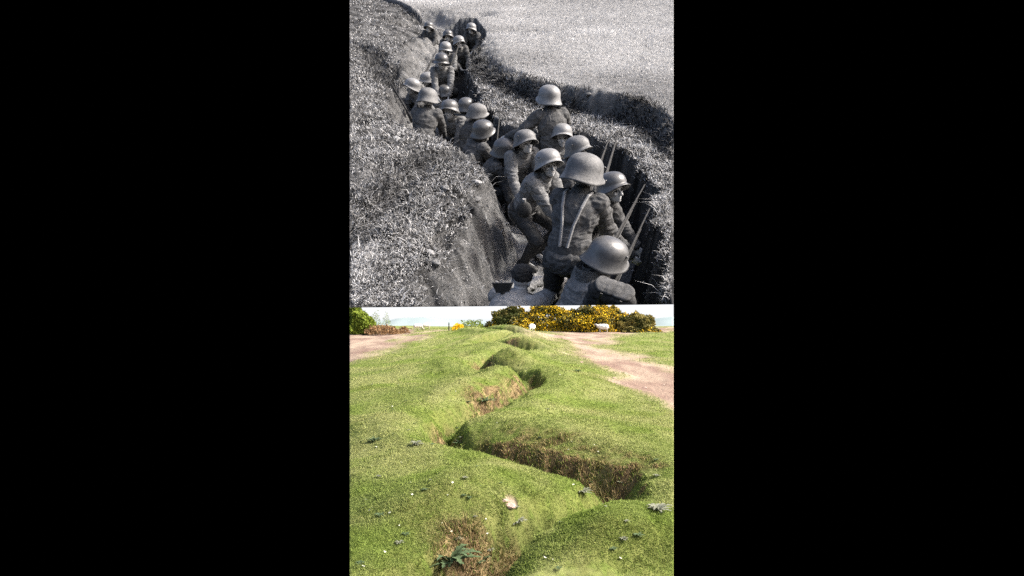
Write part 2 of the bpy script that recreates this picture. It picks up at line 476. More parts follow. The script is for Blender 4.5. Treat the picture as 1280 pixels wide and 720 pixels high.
wm = []
for k in range(3):
    me_ = thistle_mesh(9 + 3 * k, .055 + .012 * k, .03, 40 + k); me_.name = 'weed'; me_.materials.append(MT['thistle'] if k != 1 else MT['thistle_g']); wm.append(me_)
for i in range(46):
    px, py = random.uniform(441, 838), 440 + 275 * random.random() ** .7
    q = hit(px, py)
    if q[1] > 60: continue
    o = bpy.data.objects.new('weed', wm[i % 3]); COL.objects.link(o)
    sc_ = random.uniform(.7, 1.3) * (.8 + q[1] * .03); o.scale = (sc_,) * 3
    o.location = (q[0], q[1], lz(*q) + .012); o.rotation_euler = (0, 0, random.uniform(0, 6.28))
    tag(o, 'small flat leafy weed rosette among the short meadow turf', 'weed', 'small weeds dotted through the meadow turf')
# rocks
def rock_mesh(r, seed, name='stone'):
    bm = bmesh.new(); bmesh.ops.create_icosphere(bm, subdivisions=3, radius=1)
    P = np.array([v.co[:] for v in bm.verts]); nn = vnoise(P * 1.3 + seed, 5) * .3 + vnoise(P * 3 + seed, 6) * .12
    for v, k in zip(bm.verts, nn): v.co = v.co * (1 + k); v.co.x *= r; v.co.y *= r * .8; v.co.z *= r * .5
    me = bpy.data.meshes.new(name); bm.to_mesh(me); bm.free(); return me
for px, py, w, lab in [(638, 634, 14, 'pinkish white stone bedded in bare soil on top of the front mound'),
                       (631, 627, 7, 'small red brown stone lying against the pinkish stone'),
                       (727, 453, 4, 'small pale stone on the dirt track near its bend'),
                       (768, 473, 5, 'pale stone lying on the lower edge of the dirt track'),
                       (806, 485, 5, 'broken stone on the dirt track near the right edge')]:
    q = hit(px, py); o = link('stone', rock_mesh(w / 2 / F * q[1], px), MT['stone'])
    o.location = (q[0], q[1], lz(*q) + .01); tag(o, lab, 'stone')

# gorse and shrubs -------------------------------------------------------------
def leaf_cloud(cx, rx, ry, rz, nl, size, seed, zc=0.35, mask=None, name='foliage', colr=None):
    r = np.random.default_rng(seed)
    u = r.normal(size=(nl, 3)); u /= np.linalg.norm(u, axis=1)[:, None]
    u[:, 2] = np.abs(u[:, 2]) * 1.0
    lump = 1 + .28 * vnoise(u * 2.6 + seed, 1) + .15 * vnoise(u * 6 + seed, 2)
    k = r.uniform(.55, 1.0, nl) ** .5
    P = u * (lump * k)[:, None] * np.array((rx, ry, rz))
    if mask is not None:
        mk = mask(P, u, r) & (k > .86); P = P[mk] * 1.02
    nl = len(P)
    a = r.normal(size=(nl, 3)); a /= np.linalg.norm(a, axis=1)[:, None]
    b = np.cross(a, r.normal(size=(nl, 3))); b /= np.linalg.norm(b, axis=1)[:, None]
    s = (size * r.uniform(.5, 1.5, nl))[:, None]
    V = np.stack([P - a * s * .5, P + b * s * .5, P + a * s * .8, P - b * s * .5], 1).reshape(-1, 3)
    Fc = np.arange(nl * 4).reshape(-1, 4)
    t = None
    if colr is not None:
        kk = ss(-.4, .4, vnoise(P * .8 + seed, 8) + r.uniform(-.4, .4, nl))[:, None]
        t = np.repeat(colr[0] * (1 - kk) + colr[1] * kk, 4, 0)
    return mesh_np(name, V, Fc, t)
def stems(rx, rz, n_, seed, rad=.05):
    r = random.Random(seed); bm = bmesh.new()
    for i in range(n_):
        a = r.uniform(0, 6.28); top = Vector((math.cos(a) * rx * r.uniform(.2, .7), math.sin(a) * rx * .4, rz * r.uniform(.5, .85)))
        base = Vector((top.x * .25, top.y * .25, -.1))
        tube_bm(bm, [base, (base + top) / 2 + Vector((0, 0, .1)), top], [rad, rad * .7, rad * .3], 5)
    me = bpy.data.meshes.new('stem'); bm.to_mesh(me); bm.free(); return me
def tube_bm(bm, pts, rads, seg=8, cap=True):
    rings = []
    for i, p in enumerate(pts):
        d = (pts[min(i + 1, len(pts) - 1)] - pts[max(i - 1, 0)]).normalized()
        a = d.orthogonal().normalized() if i == 0 else (a - d * a.dot(d)).normalized()
        b = d.cross(a)
        rings.append([bm.verts.new(p + (a * math.cos(2 * math.pi * k / seg) + b * math.sin(2 * math.pi * k / seg)) * rads[i]) for k in range(seg)])
    for r0, r1 in zip(rings[:-1], rings[1:]):
        for k in range(seg): bm.faces.new((r0[k], r0[(k + 1) % seg], r1[(k + 1) % seg], r1[k]))
    if cap:
        bm.faces.new(list(reversed(rings[0]))); bm.faces.new(rings[-1])
gcol = (np.array((.07, .085, .02)), np.array((.36, .30, .09)))
def gorse(px, py_base, wpx, hpx, d, seed, lab, fl=.5):
    x = (px - CX) / F * d; zb = lz(x, d)
    rt = bpy.data.objects.new('gorse_bush', None); COL.objects.link(rt); rt.location = (x, d, zb)
    rx = wpx / 2 / F * d; top = EYE - (py_base - hpx - HY) / F * d
    rz = (top - zb) * .98
    link('foliage', leaf_cloud(0, rx, 2.2, rz, 13000, .19, seed, colr=gcol), MT['gorse'], rt)
    def mk(P, u, r):
        return (vnoise(P * .45 + seed * 3.1, 4) + .3 * r.uniform(-1, 1, len(P)) > .25 - fl * .5) & (u[:, 1] < .6)
    link('flowers', leaf_cloud(0, rx, 2.2, rz, 13000, .14, seed, mask=mk, name='flowers'), MT['flower'], rt)
    link('stem', stems(rx, rz, 9, seed), MT['twig'], rt)
    tag(rt, lab, 'bush', 'gorse thicket on the brow of the hill')
gorse(642, 410, 66, 25, 84, 2, 'leftmost gorse bush of the thicket, mostly dull green brown', .2)
gorse(688, 409, 86, 28, 85, 3, 'gorse bush with a broad yellow patch behind the grazing sheep', .9)
gorse(735, 408, 80, 27, 84, 4, 'tall dark gorse bush just left of the standing sheep', .45)
gorse(762, 408, 52, 27.5, 86, 5, 'tallest bright yellow gorse bush behind the standing sheep', .9)
gorse(795, 407, 52, 15, 84, 6, 'low gorse bush at the right end of the thicket', .5)

def shrub(name, px, d, wpx, hpx, lab, mt, seed, cat, leaf=.1, nl=4000, yb=411):
    x = (px - CX) / F * d; zb = lz(x, d)
    rt = bpy.data.objects.new(name, None); COL.objects.link(rt); rt.location = (x, d, zb)
    rx = wpx / 2 / F * d; rz = max(.3, (EYE - (yb - hpx - HY) / F * d - zb))
    me = leaf_cloud(0, rx, rx * .8, rz, nl, leaf, seed); 
    mw = Matrix.Translation((x, d, zb)); solid_cut(me, mw, [N_L, N_R])
    link('foliage', me, MT[mt], rt)
    if mt != 'flower':
        st_ = stems(rx * .7, rz * .8, 6, seed, .03); solid_cut(st_, mw, [N_L, N_R]); link('stem', st_, MT['twig'], rt)
    tag(rt, lab, cat)
shrub('leafy_shrub', 447, 78, 42, 26, 'bright green leafy shrub at the left edge of the hilltop', 'shrub', 11, 'shrub', .26, 9000)
shrub('leafy_shrub', 470, 80, 16, 20, 'thin pale sapling shrub right of the bright green shrub', 'shrub', 12, 'shrub', .08, 700)
shrub('leafy_shrub', 483, 80, 12, 18, 'little upright shrub at the end of the bracken patch', 'shrub', 13, 'shrub', .08, 600)
shrub('bracken', 480, 77, 50, 7, 'brown dead bracken patch in front of the left shrubs', 'bracken', 14, 'bracken', .14, 3000, 414)
shrub('bracken', 505, 78, 14, 6, 'small orange brown bracken clump right of the larger patch', 'bracken', 15, 'bracken', .1, 800, 414)
shrub('gorse_clump', 573, 82, 17, 6, 'small flowering yellow gorse clump left of the thicket', 'flower', 16, 'bush', .14, 900, 411)
shrub('leafy_shrub', 592, 84, 34, 12, 'low yellow green scrub joining the gorse thicket on its left', 'shrub', 17, 'shrub', .12, 1500, 411)
# post
bm = bmesh.new(); tube_bm(bm, [Vector((0, 0, -.2)), Vector((.02, 0, .5)), Vector((.02, 0, 1.25))], [.09, .085, .07], 8)
me = bpy.data.meshes.new('fence_post'); bm.to_mesh(me); bm.free()
o = link('fence_post', me, MT['post']); o.location = ((561 - CX) / F * 78, 78, lz((561 - CX) / F * 78, 78))
tag(o, 'short dark wooden post standing beside the small yellow gorse clump', 'post')

# ------------------------------------------------------------------ organic bodies from blended primitives
def capsule(a, b, ra, rb, seg=12, rg=5):
    a, b = np.array(a, float), np.array(b, float); d = b - a; L = np.linalg.norm(d)
    d = d / L if L > 1e-6 else np.array((0, 0, 1.0))
    h = np.array((1.0, 0, 0)) if abs(d[0]) < .8 else np.array((0, 1.0, 0))
    u = np.cross(d, h); u /= np.linalg.norm(u); v = np.cross(d, u)
    rings = []
    for k in range(rg + 1):
        t = -math.pi / 2 + math.pi / 2 * k / rg; rings.append((a + d * ra * math.sin(t), max(ra * math.cos(t), 1e-4)))
    for k in range(rg + 1):
        t = math.pi / 2 * k / rg; rings.append((b + d * rb * math.sin(t), max(rb * math.cos(t), 1e-4)))
    an = np.arange(seg) * 2 * math.pi / seg
    V = np.concatenate([c + r * (np.cos(an)[:, None] * u + np.sin(an)[:, None] * v) for c, r in rings])
    Fc = []
    for i in range(len(rings) - 1):
        for k in range(seg): Fc.append((i * seg + k, i * seg + (k + 1) % seg, (i + 1) * seg + (k + 1) % seg, (i + 1) * seg + k))
    return V, np.array(Fc)
def ellip(c, r, rot=None):
    V, Fc = capsule((0, 0, -.001), (0, 0, .001), 1, 1, 16, 7)
    V = V * np.array(r)
    if rot is not None: V = V @ np.array(rot)[:3, :3].T
    return V + np.array(c), Fc
def blend(parts, voxel, name, smooth=4, wrinkle=0, wseed=0, wscale=9, sculpt=None):
    Vs, Fs, o = [], [], 0
    for V, Fc in parts: Vs.append(V); Fs.append(Fc + o); o += len(V)
    me = mesh_np(name, np.concatenate(Vs), np.concatenate(Fs))
    ob = bpy.data.objects.new('tmp', me); COL.objects.link(ob)
    mod = ob.modifiers.new('r', 'REMESH'); mod.mode = 'VOXEL'; mod.voxel_size = voxel; mod.use_smooth_shade = True
    if smooth:
        sm = ob.modifiers.new('s', 'SMOOTH'); sm.iterations = smooth; sm.factor = .5
    dg = bpy.context.evaluated_depsgraph_get()
    out = bpy.data.meshes.new_from_object(ob.evaluated_get(dg)); out.name = name
    bpy.data.objects.remove(ob); bpy.data.meshes.remove(me)
    n_ = len(out.vertices); co = np.empty(n_ * 3, np.float32); out.vertices.foreach_get('co', co); co = co.reshape(-1, 3).astype(float)
    if wrinkle or sculpt:
        no = np.empty(n_ * 3, np.float32); out.vertex_normals.foreach_get('vector', no); no = no.reshape(-1, 3)
        if wrinkle:
            q = co * np.array((wscale, wscale, wscale * 1.7)) + wseed * 3.7
            q = q + .8 * np.stack([vnoise(co * 6 + wseed, 3), vnoise(co * 6 + wseed, 4), vnoise(co * 6 + wseed, 5)], -1)
            w = 1 - np.abs(vnoise(q, 9)) * 2.2; w2 = 1 - np.abs(vnoise(q * 2.3, 10)) * 2
            co = co + no * (wrinkle * (w * .7 + w2 * .4))[:, None]
        if sculpt: co = sculpt(co, no)
        out.vertices.foreach_set('co', co.astype(np.float32).ravel()); out.update()
    out.polygons.foreach_set('use_smooth', np.ones(len(out.polygons), bool))
    return out

# sheep ------------------------------------------------------------------------
def sheep(px, d, yaw, graze, lab, size=1.0):
    x = (px - CX) / F * d
    rt = bpy.data.objects.new('sheep', None); COL.objects.link(rt)
    rt.location = (x, d, lz(x, d)); rt.rotation_euler = (0, 0, R(yaw)); rt.scale = (size,) * 3
    # faces +X
    hd = (.78, 0, .28) if graze else (.80, 0, .92)
    nk = (.52, 0, .62)
    ps = [capsule((-.38, 0, .62), (.36, 0, .64), .20, .18), capsule(nk, hd, .13, .08),
          capsule(hd, (hd[0] + .16, 0, hd[2] - .08), .075, .045),
          capsule((hd[0], .05, hd[2] + .04), (hd[0] - .04, .14, hd[2] + .03), .025, .015), capsule((hd[0], -.05, hd[2] + .04), (hd[0] - .04, -.14, hd[2] + .03), .025, .015),
          capsule((-.55, 0, .66), (-.62, 0, .48), .03, .025)]
    for sx, sy, o1 in ((.34, .12, .03), (.34, -.12, -.04)):
        ps += [capsule((sx, sy, .55), (sx + o1, sy, .28), .07, .038), capsule((sx + o1, sy, .28), (sx + o1 - .01, sy, .03), .034, .03)]
    for sx, sy in ((-.38, .12), (-.38, -.12)):
        ps += [capsule((sx, sy, .58), (sx + .06, sy, .42), .10, .06), capsule((sx + .06, sy, .42), (sx - .06, sy, .27), .05, .034), capsule((sx - .06, sy, .27), (sx - .02, sy, .03), .032, .03)]
    link('body', blend(ps, .02, 'sheep_body', 2), MT['face'], rt)
    fl = [ellip((0, 0, .66), (.56, .25, .27)), ellip((-.3, 0, .64), (.28, .26, .28)), ellip((.32, 0, .68), (.24, .22, .25)), capsule((.45, 0, .66), (nk[0] + .1, 0, nk[2] + (.0 if graze else .16)), .16, .12)]
    link('fleece', blend(fl, .025, 'fleece', 1, .025, px, 14), MT['wool'], rt)
    tag(rt, lab, 'sheep', 'sheep on the hilltop')
sheep(754, 80, 178, False, 'white sheep standing side on in front of the tall gorse', 1.25)
sheep(665, 72, 250, True, 'white sheep grazing near the head of the old trench', 1.15)
sheep(522, 87, 10, True, 'tiny distant white sheep lying left of centre on the skyline', 1.0)
sheep(533, 88.5, 200, True, 'tiny far white sheep right of its neighbour on the skyline', 1.0)

# sky, sea and far hills ---------------------------------------------------------
def wedge_box(name, px0, px1, y, z0, z1, th, m_):
    xs = [(p - CX) / F for p in (px0, px1)]
    V = [(xs[0] * y, y, z0), (xs[1] * y, y, z0), (xs[1] * (y + th), y + th, z0), (xs[0] * (y + th), y + th, z0)]
    V += [(a, b, z1) for a, b, _ in V]
    Fc = [(0, 1, 2, 3), (4, 7, 6, 5), (0, 4, 5, 1), (1, 5, 6, 2), (2, 6, 7, 3), (3, 7, 4, 0)]
    return tag(link(name, mesh_np(name, V, Fc), m_), kind='structure')
wedge_box('sky', 437, 842, 420, -40, 60, 6, MT['sky'])
wedge_box('sea', 437, 842, 330, -10, EYE + (HY - 404) / F * 330, 60, MT['sea'])
nx = 160
for (yv, seed, amp, base, nm) in ((300, 3, 1.8, 402, 'hills'), (240, 8, 1.2, 406, 'hills')):
    xs = np.linspace(437, 842, nx); ys = np.linspace(yv - 30, yv + 20, 12)
    A, B = np.meshgrid(ys, xs, indexing='ij')
    XX = (B - CX) / F * A
    prof_ = 1 - ((A - yv) / 32) ** 2
    top = EYE + (HY - base) / F * yv + amp * n2(XX, A * 0, 22, seed, 3) + (1.4 * np.exp(-((B - 530) / 40) ** 2) if seed == 3 else 0) + (2.2 * ss(790, 842, B) if seed == 3 else 0)
    ZZ = top * 1.0 - 12 * (1 - prof_)
    me = mesh_np(nm, np.stack([XX.ravel(), A.ravel(), ZZ.ravel()], -1), grid_faces(*A.shape), None, True)
    solid_cut(me, Matrix.Identity(4), [N_L, N_R], lambda co: Vector((co.x, co.y, -14)))
    tag(link(nm, me, MT['hill']), kind='structure')

# added black wall and floor that hide the sky round the two hillsides
def box(name, lo, hi, m_):
    V = [(x, y, z) for z in (lo[2], hi[2]) for x, y in ((lo[0], lo[1]), (hi[0], lo[1]), (hi[0], hi[1]), (lo[0], hi[1]))]
    Fc = [(0, 3, 2, 1), (4, 5, 6, 7), (0, 1, 5, 4), (1, 2, 6, 5), (2, 3, 7, 6), (3, 0, 4, 7)]
    return tag(link(name, mesh_np(name, V, Fc), m_), kind='structure')
box('backdrop', (-900, 520, -19), (900, 530, 330), MT['black'])
box('ground', (-900, -60, -20), (900, 540, -19.2), MT['black'])

# ================================================================== THE WAR TRENCH HILLSIDE
FLOOR = -1.12
Lr = [(435, 470), (474, 420), (500, 384), (520, 345), (536, 300), (553, 262), (580, 228), (597, 200), (592, 176), (562, 154), (530, 142), (500, 132), (480, 116),
      (482, 98), (490, 78), (496, 60), (494, 42), (508, 26), (550, 16)]
Rr = [(900, 470), (868, 420), (850, 384), (838, 335), (832, 285), (824, 245), (814, 208), (786, 179), (746, 160), (706, 152), (664, 150), (634, 143), (612, 126),
      (596, 104), (588, 84), (592, 66), (604, 48), (606, 30), (594, 18)]
LrG = smooth_line([up(*p)[:2] for p in Lr], 4); RrG = smooth_line([up(*p)[:2] for p in Rr], 4)
trench = LrG + RrG[::-1]
step_img = [(588, 40), (592, 60), (602, 82), (625, 97), (660, 108), (700, 118), (740, 123), (775, 131), (805, 141), (826, 160), (850, 178), (900, 215)]
stepG = smooth_line([up(*p)[:2] for p in step_img], 3)
fieldP = stepG + [up(1100, 215)[:2], up(1100, -60)[:2], up(470, -60)[:2], up(480, -2)[:2], up(515, 10)[:2], up(555, 16)[:2], up(580, 26)[:2]]
fur = smooth_line([up(*p)[:2] for p in [(560, 178), (527, 188), (505, 212), (478, 240), (450, 265), (420, 290)]], 3)
fur2 = smooth_line([up(*p)[:2] for p in [(430, 38), (455, 44), (470, 62), (483, 86)]], 3)
ledge = smooth_line([up(*p)[:2] for p in [(505, 16), (530, 12), (560, 15), (600, 14)]], 3)

def upper_z(X, Y, fine=True):
    wob = .09 * n2(X, Y, .35, 103, 3) + .04 * n2(X, Y, .12, 105)
    ins = inpoly(X, Y, trench)
    dl, _ = dpoly(X, Y, LrG); dr, _ = dpoly(X, Y, RrG)
    far = ss(8, 16, Y)
    sl_ = np.where(ins, dl, -dl) + wob; sr = np.where(ins, dr, -dr) + wob
    inL = ss(-.10, .46 + .40 * far, sl_); inR = ss(-.03, .14 + .25 * far, sr)
    k = np.where(ins, np.minimum(inL, inR), np.where(dl < dr, inL, inR))
    rightside = (dr < dl)
    z = -.04 - .22 * np.exp(-dl / .5) * (~rightside) * (1 - k)
    fin = inpoly(X, Y, fieldP); dst, _ = dpoly(X, Y, stepG)
    sf = np.where(fin, dst, -dst) + wob * 1.6
    fk = ss(-.02 - .012 * Y * ss(9, 14, Y), .14 + .03 * Y * ss(9, 14, Y), sf) * (~ins) 
    bench = np.where(rightside, -.12 - .06 * ss(0, 1, dr), 0.0)
    z = z + bench * (1 - fk) + .14 * fk
    # shallow furrows on the left bank
    for ln, dep, w in ((fur, .16, .16), (fur2, .3, .25), (ledge, .35, .35)):
        d, _ = dpoly(X, Y, ln); z = z - dep * np.exp(-((d + wob) / w) ** 2)
    z = z + .06 * n2(X, Y, 1.3, 107, 2) * (1 - .6 * fk) + .35 * ss(10, 22, Y) * n2(X, Y, 6, 109)
    z = z * (1 - k) + k * (FLOOR + .06 * n2(X, Y, .8, 111) + .3 * far)
    if fine: z = z + (.040 * n2(X, Y, .16, 113, 3) + .012 * n2(X, Y, .05, 117)) * (1 - .7 * fk)
    z = z + .05 * n2(X, Y, .08, 121, 2) * (k > .03) * (k < .97) + .12 * n2(X, Y, .22, 119, 4) * (k > .03) * (k < .97)
    return z, k, fk, rightside

pys = np.concatenate([np.linspace(470, 40, 520), np.linspace(39.8, -45, 300)])
pxs = np.linspace(418, 862, 430)
# straight rows on the hillside plane, fanning out to each side
ya = np.array([up(640, p)[1] for p in pys])
# picture depth at the plane
PXg, PYg = np.meshgrid(pxs, pys)
YY = np.repeat(ya[:, None], len(pxs), 1)
dep = YY * ct + HU * st
XX = (PXg - CX) / F * dep * 1.0
XX = XX * (1 + .32 * ss(12, 4, YY))       # extra width near the eye, where the floor lies deeper
Xf, Yf = XX.ravel(), YY.ravel()
Z, k_, fk_, rs_ = upper_z(Xf, Yf)
soil = np.clip(k_ * 1.3, 0, 1)
gr = .15 + .20 * n2(Xf, Yf, .22, 131, 3) + .16 * n2(Xf, Yf, .06, 133, 2)
gr = gr * (1 - fk_) + fk_ * (.42 + .22 * n2(Xf, Yf, 2.0, 135, 4) + .12 * n2(Xf, Yf, .07, 137, 2))
so = np.where(rs_, .03, .30) + np.where(rs_, .04, .12) * n2(Xf, Yf, .25, 139, 3) + np.where(rs_, .03, .16) * n2(Xf, Yf, .05, 141, 2)  # right wall's shadow is painted in as a near-black soil tone
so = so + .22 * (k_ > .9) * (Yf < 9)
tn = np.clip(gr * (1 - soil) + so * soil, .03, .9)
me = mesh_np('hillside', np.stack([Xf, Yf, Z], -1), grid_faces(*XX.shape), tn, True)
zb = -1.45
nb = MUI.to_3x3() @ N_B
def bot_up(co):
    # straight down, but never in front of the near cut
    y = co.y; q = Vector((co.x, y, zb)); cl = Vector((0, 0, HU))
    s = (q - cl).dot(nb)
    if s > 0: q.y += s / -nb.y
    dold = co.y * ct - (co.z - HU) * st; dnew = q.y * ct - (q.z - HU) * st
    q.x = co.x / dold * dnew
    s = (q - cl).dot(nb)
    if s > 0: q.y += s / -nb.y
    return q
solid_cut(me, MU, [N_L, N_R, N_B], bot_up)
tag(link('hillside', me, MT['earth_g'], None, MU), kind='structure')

# dry grass of the hillside
def ugrass(name, n_, region, hb, wb, lab, lean=1.0):
    py = rng.uniform(-30, 386, n_); px = rng.uniform(437, 842, n_)
    x = (px - CX) / F; zz = (HY - py) / F
    D = np.stack([x, ct + zz * st, -st + zz * ct], -1)
    t = -HU / D[:, 2]; P = D * t[:, None]
    X_, Y_ = P[:, 0], P[:, 1]
    z, k, fk, rs = upper_z(X_, Y_)
    m_ = region(px, py, X_, Y_, k, fk, rs)
    X_, Y_, z, k, fk = [a[m_] for a in (X_, Y_, z, k, fk)]
    r_ = rng.uniform(0, 1, len(X_))
    t_ = np.clip(np.where(r_ < .5, .015 + .07 * r_, .20 + 1.0 * (r_ - .45)) + .20 * n2(X_, Y_, .3, 151, 3), .012, .72)
    t_ = t_ * (1 - fk) + fk * np.clip(.22 + .42 * r_ + .2 * n2(X_, Y_, 2.0, 135, 4) , .05, .8)
    P_ = np.stack([X_, Y_, z - .004], -1)
    V, Fc, tc = blades(P_, hb(Y_, fk) * (1 + .5 * n2(X_, Y_, .4, 153)), wb(Y_), lean, np.stack([t_] * 3, -1))
    ok = inside_mask(V, 5, [N_L, N_R, N_B], MU)
    V = V.reshape(-1, 5, 3)[ok].reshape(-1, 3); tc = tc.reshape(-1, 5, 3)[ok].reshape(-1, 3)
    Fc = (np.arange(ok.sum())[:, None, None] * 5 + np.array([[0, 1, 2], [0, 2, 3], [3, 2, 4]])[None]).reshape(-1, 3)
    tag(link(name, mesh_np(name, V, Fc, tc), MT['blade_g'], None, MU), lab, 'grass', kind='stuff')
def patchy(X, Y): return ss(-.35, .25, n2(X, Y, .45, 171, 3))
u_ = lambda n_: rng.uniform(0, 1, n_)
ugrass('dry_grass', 320000, lambda px, py, X, Y, k, fk, rs: (fk < .5) & (u_(len(X)) < .25 + .75 * patchy(X, Y)) & (u_(len(X)) < np.where(k < .12, 1.0, np.where(k < .75, np.where(rs, .12, .07), .01))),
       lambda Y, fk: .030 + .0012 * Y, lambda Y: .0045 + .0006 * Y, 'matted pale and dark dry grass on the banks of the war trench', 1.3)
ugrass('field_grass', 70000, lambda px, py, X, Y, k, fk, rs: (fk >= .5), lambda Y, fk: .012 + .0018 * Y, lambda Y: .004 + .0009 * Y,
       'short pale stubble on the smooth field above the trench', 1.0)
ugrass('straw', 4500, lambda px, py, X, Y, k, fk, rs: (fk < .5) & (k < .3) & (Y < 12), lambda Y, fk: .10 + 0 * Y, lambda Y: .004 + .0005 * Y,
       'long pale straws lying tangled over the trench banks', 1.9)
# dark tufts overhanging the broken turf edges
def tufts(name, line, n_, spread, h, lab, tone_lo, tone_hi):
    L = np.array([np.asarray(p)[:2] for p in line]); seg = np.linalg.norm(np.diff(L, axis=0), axis=1); cs = np.concatenate([[0], np.cumsum(seg)])
    s = rng.uniform(0, cs[-1], n_); s = s[(n2(s, s * 0, .5, 161, 2) > -.35)]
    X_ = np.interp(s, cs, L[:, 0]) + rng.normal(0, spread, len(s)); Y_ = np.interp(s, cs, L[:, 1]) + rng.normal(0, spread, len(s))
    z, k, fk, rs = upper_z(X_, Y_)
    V, Fc, tc = blades(np.stack([X_, Y_, z], -1), h * np.ones(len(s)), .012 + .0006 * Y_, 1.5, np.repeat(rng.uniform(tone_lo, tone_hi, (len(s), 1)) ** 1.5, 3, 1))
    ok = inside_mask(V, 5, [N_L, N_R, N_B], MU)
    V = V.reshape(-1, 5, 3)[ok].reshape(-1, 3); tc = tc.reshape(-1, 5, 3)[ok].reshape(-1, 3)
    Fc = (np.arange(ok.sum())[:, None, None] * 5 + np.array([[0, 1, 2], [0, 2, 3], [3, 2, 4]])[None]).reshape(-1, 3)
    tag(link(name, mesh_np(name, V, Fc, tc), MT['blade_g'], None, MU), lab, 'vegetation', kind='stuff')
tufts('heather', stepG, 12000, .08, .075, 'dark scrubby growth along the broken turf edge of the field', .02, .35)
tufts('heather_tufts', fur, 3500, .12, .08, 'dark tufts in the shallow furrow on the left bank', .02, .4)
tufts('scrub_growth', fur2, 2500, .16, .12, 'dark scrub in the hollow at the upper left of the hillside', .02, .4)

clods = [rock_mesh(.05, 60 + k, 'clod') for k in range(4)]
for c_ in clods: c_.materials.append(MT['stone_g'] if c_ is clods[0] else MT['clod'])
for i in range(70):
    px, py = random.choice([(random.uniform(440, 600), random.uniform(60, 378)), (random.uniform(520, 600), random.uniform(200, 376)), (random.uniform(640, 835), random.uniform(110, 250))])
    q = up(px, py); z = float(upper_z(np.array([q[0]]), np.array([q[1]]))[0][0])
    if z < -.45 or uproj(np.array((q[0], q[1] - .15, z)))[1] > 374: continue
    o = bpy.data.objects.new('earth_clod', clods[i % 4]); COL.objects.link(o)
    sc_ = random.uniform(.3, 1.1)
    o.matrix_world = MU @ Matrix.Translation((q[0], q[1], z + .006)) @ Matrix.Rotation(i * 1.3, 4, 'Z') @ Matrix.Diagonal((sc_, sc_, sc_ * 1.2, 1))
    tag(o, 'crumbly clod of thrown up earth lying on the grassy trench banks', 'earth clod', 'earth clods strewn over the trench banks')

# ------------------------------------------------------------------ people
def helmet_mesh():
    nphi, nt_ = 48, 22; V = []
    for j in range(nt_ + 1):
        t = j / nt_
        for i in range(nphi):
            a = 2 * math.pi * i / nphi; cx_, cy_ = math.sin(a), math.cos(a)      # a=0 is the front (+Y)
            front = max(0, cy_); back = max(0, -cy_); side = abs(cx_)
            drop = .034 + .045 * side ** 2 + .055 * back - .014 * front
            fl = .026 + .010 * front ** 2 + .014 * back ** 1.5
            if t < .62:
                th = t / .62 * math.pi / 2
                rr = math.sin(th) ** .9; z = .104 * math.cos(th) ** .85
                V.append((cx_ * .120 * rr, cy_ * .136 * rr, z + .045))
            else:
                q = (t - .62) / .38
                out = fl * (.15 * q + .85 * q ** 2.2)
                V.append((cx_ * (.120 + out), cy_ * (.136 + out), .045 - drop * q))
    Fc = [(j * nphi + i, (j + 1) * nphi + i, (j + 1) * nphi + (i + 1) % nphi, j * nphi + (i + 1) % nphi) for j in range(nt_) for i in range(nphi)]
    me = mesh_np('helmet', V, Fc)
    ob = bpy.data.objects.new('tmp', me); COL.objects.link(ob)
    s = ob.modifiers.new('s', 'SOLIDIFY'); s.thickness = .006; s.offset = -1
    out = bpy.data.meshes.new_from_object(ob.evaluated_get(bpy.context.evaluated_depsgraph_get())); bpy.data.objects.remove(ob)
    out.polygons.foreach_set('use_smooth', np.ones(len(out.polygons), bool)); out.name = 'helmet'
    return out
HELM = {k: helmet_mesh() for k in ('steel', 'steel_l', 'steel_d', 'steel_m')}
for k, m_ in HELM.items(): m_.materials.clear(); m_.materials.append(MT[k])
# side lugs as a small sub-part
def lug_mesh():
    V, Fc = capsule((0, 0, 0), (.012, 0, 0), .008, .007, 10, 3); return mesh_np('lug', V, Fc, None, True)
LUG = lug_mesh(); LUG.materials.append(MT['steel'])

